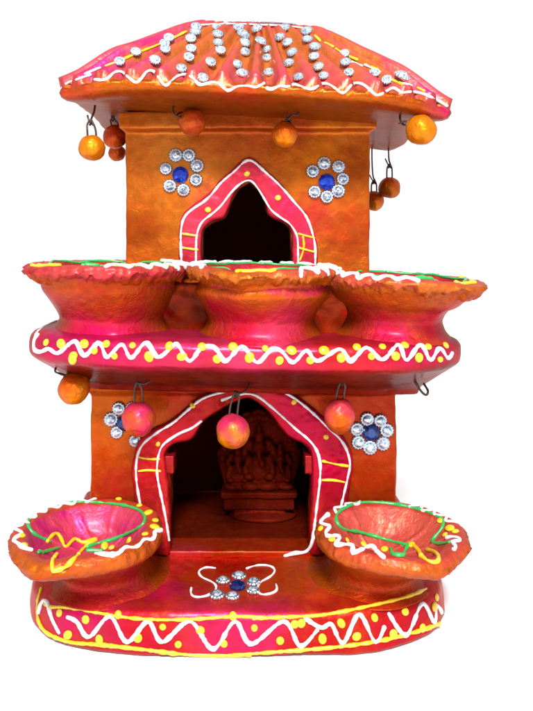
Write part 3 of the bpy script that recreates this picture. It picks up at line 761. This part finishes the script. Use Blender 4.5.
SM_ = stone_mesh(); GB = gem_mesh(M_BLUE); GN = gem_mesh(M_NAVY)
def place(name, me, px, py, r_px, keys, parent, lift=.15, jitter=.12, face=None):
    h = hit(px, py, keys)
    if h is None: return None
    n = h[1]
    if n.dot(CAM-h[0]) < 0: n = -n
    if face: n = (n*.35+face*.65).normalized()
    n = (n+Vector((random.uniform(-1, 1), random.uniform(-1, 1), random.uniform(-1, 1)))*jitter).normalized()
    r = r_px*K(h[0].y)*random.uniform(.94, 1.06)
    o = bpy.data.objects.new(name, me); COL.objects.link(o); ORG[o] = h[0]+n*r*lift
    o.parent = parent; o.location = (ORG[o]-ORG[parent])*P
    o.rotation_mode = 'QUATERNION'; o.rotation_quaternion = n.to_track_quat('Z', 'Y') @ Matrix.Rotation(random.uniform(0, 6), 3, 'Z').to_quaternion()
    s_ = r*P; o.scale = (s_, s_, s_)
    return o
RS = cv([(378, 42), (376, 54), (312, 68), (303, 95), (232, 102), (193, 125), (278, 122), (365, 70), (366, 94), (360, 115), (342, 142), (394, 165), (412, 127), (428, 43), (430, 60), (431, 80), (436, 98), (484, 45), (490, 58), (497, 80), (495, 103), (476, 132), (486, 152), (302, 82)], 40, 10, .4128)
RS += cv([(10, 62), (10, 80), (8, 155), (-6, 44), (42, 46), (49, 76), (66, 96), (66, 117), (70, 152), (108, 45), (97, 67), (116, 79), (127, 103), (119, 129), (143, 163), (162, 52), (163, 72), (181, 90), (180, 113), (191, 138), (203, 160), (253, 107), (256, 127), (264, 152), (326, 153), (356, 170)], 240, 10, .4128)
for (a, b_) in RS: place('rhinestone', SM_, a, b_+.8, 5.6, kr, ROOF, .25, .09, face=Vector((-.04, -.76, .65)))
place('rhinestone', SM_, 400, 80, 8, kr, ROOF, .6, .3)

def flower(px, py, rg, petals, keys, parent, gm=GB, lab=None, rp=6.6):
    ctr = place('blue_gem', gm, px, py, rg, keys, parent, .1, .02)
    base_o = ORG[ctr]
    # petals are children of the central gem
    rot = ctr.rotation_quaternion.to_matrix(); s_ = ctr.scale[0]/P
    for a, b_ in petals:
        q = place('rhinestone', SM_, a, b_, rp, keys, HOUSE, .15, .08)
        if q is None: continue
        wp = ORG[q]; wr = q.rotation_quaternion.to_matrix(); ws = q.scale[0]/P
        q.parent = ctr; q.location = (rot.transposed() @ (wp-base_o))/s_
        q.rotation_quaternion = (rot.transposed() @ wr).to_quaternion(); q.scale = (ws/s_,)*3
    return ctr
flower(180.5, 175, 8.2, [(176, 155.6), (189, 155.5), (197, 166), (196, 180), (183.5, 190), (170, 186), (166, 169)], ['upper_wall'], HOUSE)
flower(326.5, 182, 8.0, [(324, 163.6), (338.5, 167), (342.6, 179), (338, 191), (326.5, 197), (314.5, 192), (312.6, 171.5)], ['upper_wall'], HOUSE)
flower(124, 423, 8, [(119, 408), (111, 419), (117, 432), (135.5, 440), (132, 408), (140, 418)], ['lower_wall'], HOUSE, GN)
flower(371, 432, 8.3, [(367, 418.5), (380, 420), (386.5, 430), (382.5, 443), (369.6, 447), (358, 442), (356.5, 428.6)], ['lower_wall'], HOUSE, GN, rp=6.9)
flower(237.6, 587, 8, [(223, 581.6), (239, 577), (253.6, 583), (253, 591.5), (232.5, 597), (217, 596)], ['base'], HOUSE, GN, rp=6.9)

# ------------------------------------------------------------------ idol inside the niche
IC = W(259, 513, 236)
IDOL = empty('idol', (IC.x, 236, 51), 'small dark red clay deity relief on a round foot, standing deep inside the lower niche', 'idol')
cd = spots(c(104, 28, 15), [(Vector((IC.x, 225, 130)), 50, c(116, 34, 18))])
mb = MB(); mb.ball((IC.x+6, 230, 54), (46, 30, 7)); mb.box(IC.x-34, IC.x+34, 216, 250, 54, 64)
clay('foot', mb, IDOL, cd, M_DARK, 1.6, 4)
mb = MB(); mb.box(IC.x-46, IC.x+46, 214, 252, 64, 84); mb.box(IC.x-50, IC.x+50, 211, 254, 80, 87)
clay('pedestal', mb, IDOL, cd, M_DARK, 1.6, 3)
mb = MB(); arc = []
for i in range(61):
    a = math.pi*i/60; sc1 = 1+.05*abs(math.sin(a*9))
    arc.append((IC.x-54*math.cos(a)*sc1, 118+math.sin(a)*68*sc1))
mb.prism([(IC.x+46, 86), (IC.x-46, 86)]+arc, 238, 252)
for i in range(15):
    a = math.pi*(i+.5)/15; mb.ball((IC.x-49*math.cos(a), 238, 118+61*math.sin(a)), (5.5, 4, 5.5), 12, 8)
clay('halo', mb, IDOL, cd, M_DARK, 1.6, 2)
def figure(cx, s_):
    mb = MB(); y = 228; z = 86
    B = lambda x, yy, zz, r: mb.ball((cx+x*s_, y+yy*s_, z+zz*s_), tuple(q*s_ for q in r), 18, 12)
    B(-10, -4, 6, (13, 9, 6)); B(10, -4, 6, (13, 9, 6)); B(0, 0, 20, (12, 9, 14)); B(0, -2, 34, (10, 7, 9))
    for sx in (-1, 1):
        B(sx*13, -1, 34, (5, 5, 8)); B(sx*16, -4, 24, (4, 4, 8)); B(sx*12, -9, 18, (6, 4, 4)); B(sx*17, 2, 44, (4, 4, 8)); B(sx*10, 2, 52, (7, 3, 7))
    B(0, -2, 51, (8, 8, 9)); B(0, -9, 44, (3, 3, 8)); B(3, -11, 34, (3, 3, 5)); B(0, 0, 63, (6, 6, 8)); B(0, 0, 72, (3, 3, 5))
    return mb
for cx, s_ in ((IC.x, 1.12), (IC.x-28, .8), (IC.x+28, .8)):
    clay('figure', figure(cx, s_), IDOL, cd, M_DARK, 1.3, 6, key='f%d' % cx)

# ------------------------------------------------------------------ hanging beads
def bead(px, py, rp, d, joint, hook, label, cols, rz=1.0, ring=False, sway=0):
    ct = W(px, py, d); r = rp*K(d)
    T = empty('hanging_bead', ct, label, 'clay bead', 'clay beads hanging on wire loops from the eaves and balcony')
    mb = MB(); mb.ball((0, 0, 0), 1, 64, 40); me = mb.mesh()
    sd = random.uniform(0, 99)
    for v in me.vertices:
        p = v.co.copy(); q = p*1.6+Vector((sd, 0, 0))
        f = 1+.09*noise.noise(q*.8)+.022*noise.noise(q*2.2)+.008*noise.noise(q*6)
        v.co = Vector((p.x*f*r, p.y*f*r, p.z*f*r*rz))+ct
    a, b_ = cols
    mp = 99+sd
    finish('bead', me, T, lambda p, n: a.lerp(b_, sm(.5+((p-ct).z/r)*.55+((p-ct).x/r)*sway+noise.noise(p*.06+Vector((mp, 0, 0)))*.9)), M_FOIL, (), key='bead')
    top = ct+Vector((0, 0, r*rz*.93)); J = W(joint[0], joint[1], d); w_ = 4.3 if rp > 12 else 4
    mb = MB(); wr = 1.15
    mb.tube(crom([top+Vector((-w_, -1, -3)), top.lerp(J, .35)+Vector((-w_, -1, 0)), J+Vector((-w_*.8, 0, -4)), J+Vector((0, 0, 1)), J+Vector((w_*.8, 0, -4)), top.lerp(J, .35)+Vector((w_, 1, 0)), top+Vector((w_, 1, -3))], 1.0), wr, wob=.05)
    H = [W(*q) for q in hook]
    mb.tube(crom([J+Vector((-1, 2, -4)), J+Vector((1, -2, 0))]+H, 1.0), wr, wob=.05)
    mb.tube(crom([J+Vector((2, 2, -4)), J+Vector((-2, 1, 1)), H[0]+Vector((-5, 1, 1.5))], 1.0), wr*.9, wob=.05)
    part('wire_loop', mb, M_WIRE, T)
    return T
GO, OR_, PK, RD = c(226, 128, 34), c(222, 100, 36), c(232, 60, 100), c(196, 62, 36)
bead(92, 148, 13, 52, (90.5, 121), [(92, 117, 54), (94, 112, 58), (95, 106, 62)], 'orange clay bead hanging at the left front corner of the roof', (GO, GO))
bead(115, 137, 12, 190, (113, 118), [(114, 114, 190), (114, 108, 190)], 'orange pink clay bead tucked beside the left wall under the roof', (OR_, RD))
bead(117, 153, 8.5, 300, (115, 140), [(115, 136, 300), (115, 128, 300)], 'small clay bead lowest behind the left upper wall', (OR_, RD))
bead(192, 122, 13.5, 98, (184, 113), [(180, 117, 88), (174, 114, 86), (174, 106, 88), (183, 103, 92)], 'reddish orange clay bead tucked tight under the eave, with a wire ring at its left', (OR_, c(214, 82, 52)))
bead(285, 135, 13, 84, (288, 119), [(292, 115, 84), (297, 115, 86), (301, 108, 88)], 'gold orange clay bead hanging above the right flower under the front eave', (GO, OR_))
bead(421, 130, 15.2, 34, (409, 122), [(404, 125, 40), (400, 119, 46), (401, 110, 50)], 'large gold orange clay bead wired at the right front corner of the roof', (GO, GO))
bead(389.5, 188, 10.8, 300, (389.5, 165), [(389, 160, 300), (388.5, 150, 300), (388, 136, 300)], 'brown gold clay bead hanging on a long loop behind the right upper wall', (c(196, 104, 34), OR_))
bead(374, 201, 10, 315, (374, 181), [(373, 176, 315), (372, 160, 315), (372, 138, 312)], 'clay bead half hidden behind the right edge of the upper wall', (GO, OR_))
bead(74, 388, 16, 86, (66, 376), [(60, 374, 84), (55, 371, 84), (57, 366, 88)], 'gold orange clay bead at the left end below the balcony', (GO, OR_))
bead(138.5, 419, 17, 76, (138, 383), [(144, 384, 76), (150, 381, 78), (154, 375, 84)], 'bright pink clay bead hanging left of the niche', (OR_, PK))
bead(233, 431, 17, 66, (236, 393), [(241, 393, 68), (246, 390, 72), (250, 383, 80)], 'half pink half orange clay bead hanging over the middle of the niche', (GO, PK), sway=.35)
bead(339.5, 416, 15.3, 76, (342, 382), [(348, 382, 76), (355, 378, 78), (360, 374, 84)], 'oval coral pink clay bead hanging right of the niche, near the blue flower', (OR_, c(228, 74, 84)), rz=1.18)
mb = MB(); mb.tube(crom([W(412, 377, 88), W(416, 383, 84), W(421, 391, 82), W(426, 395, 82), W(428, 391, 84), W(424, 384, 88)], 1), 1.5); part('wire_hook', mb, M_WIRE, BALC)
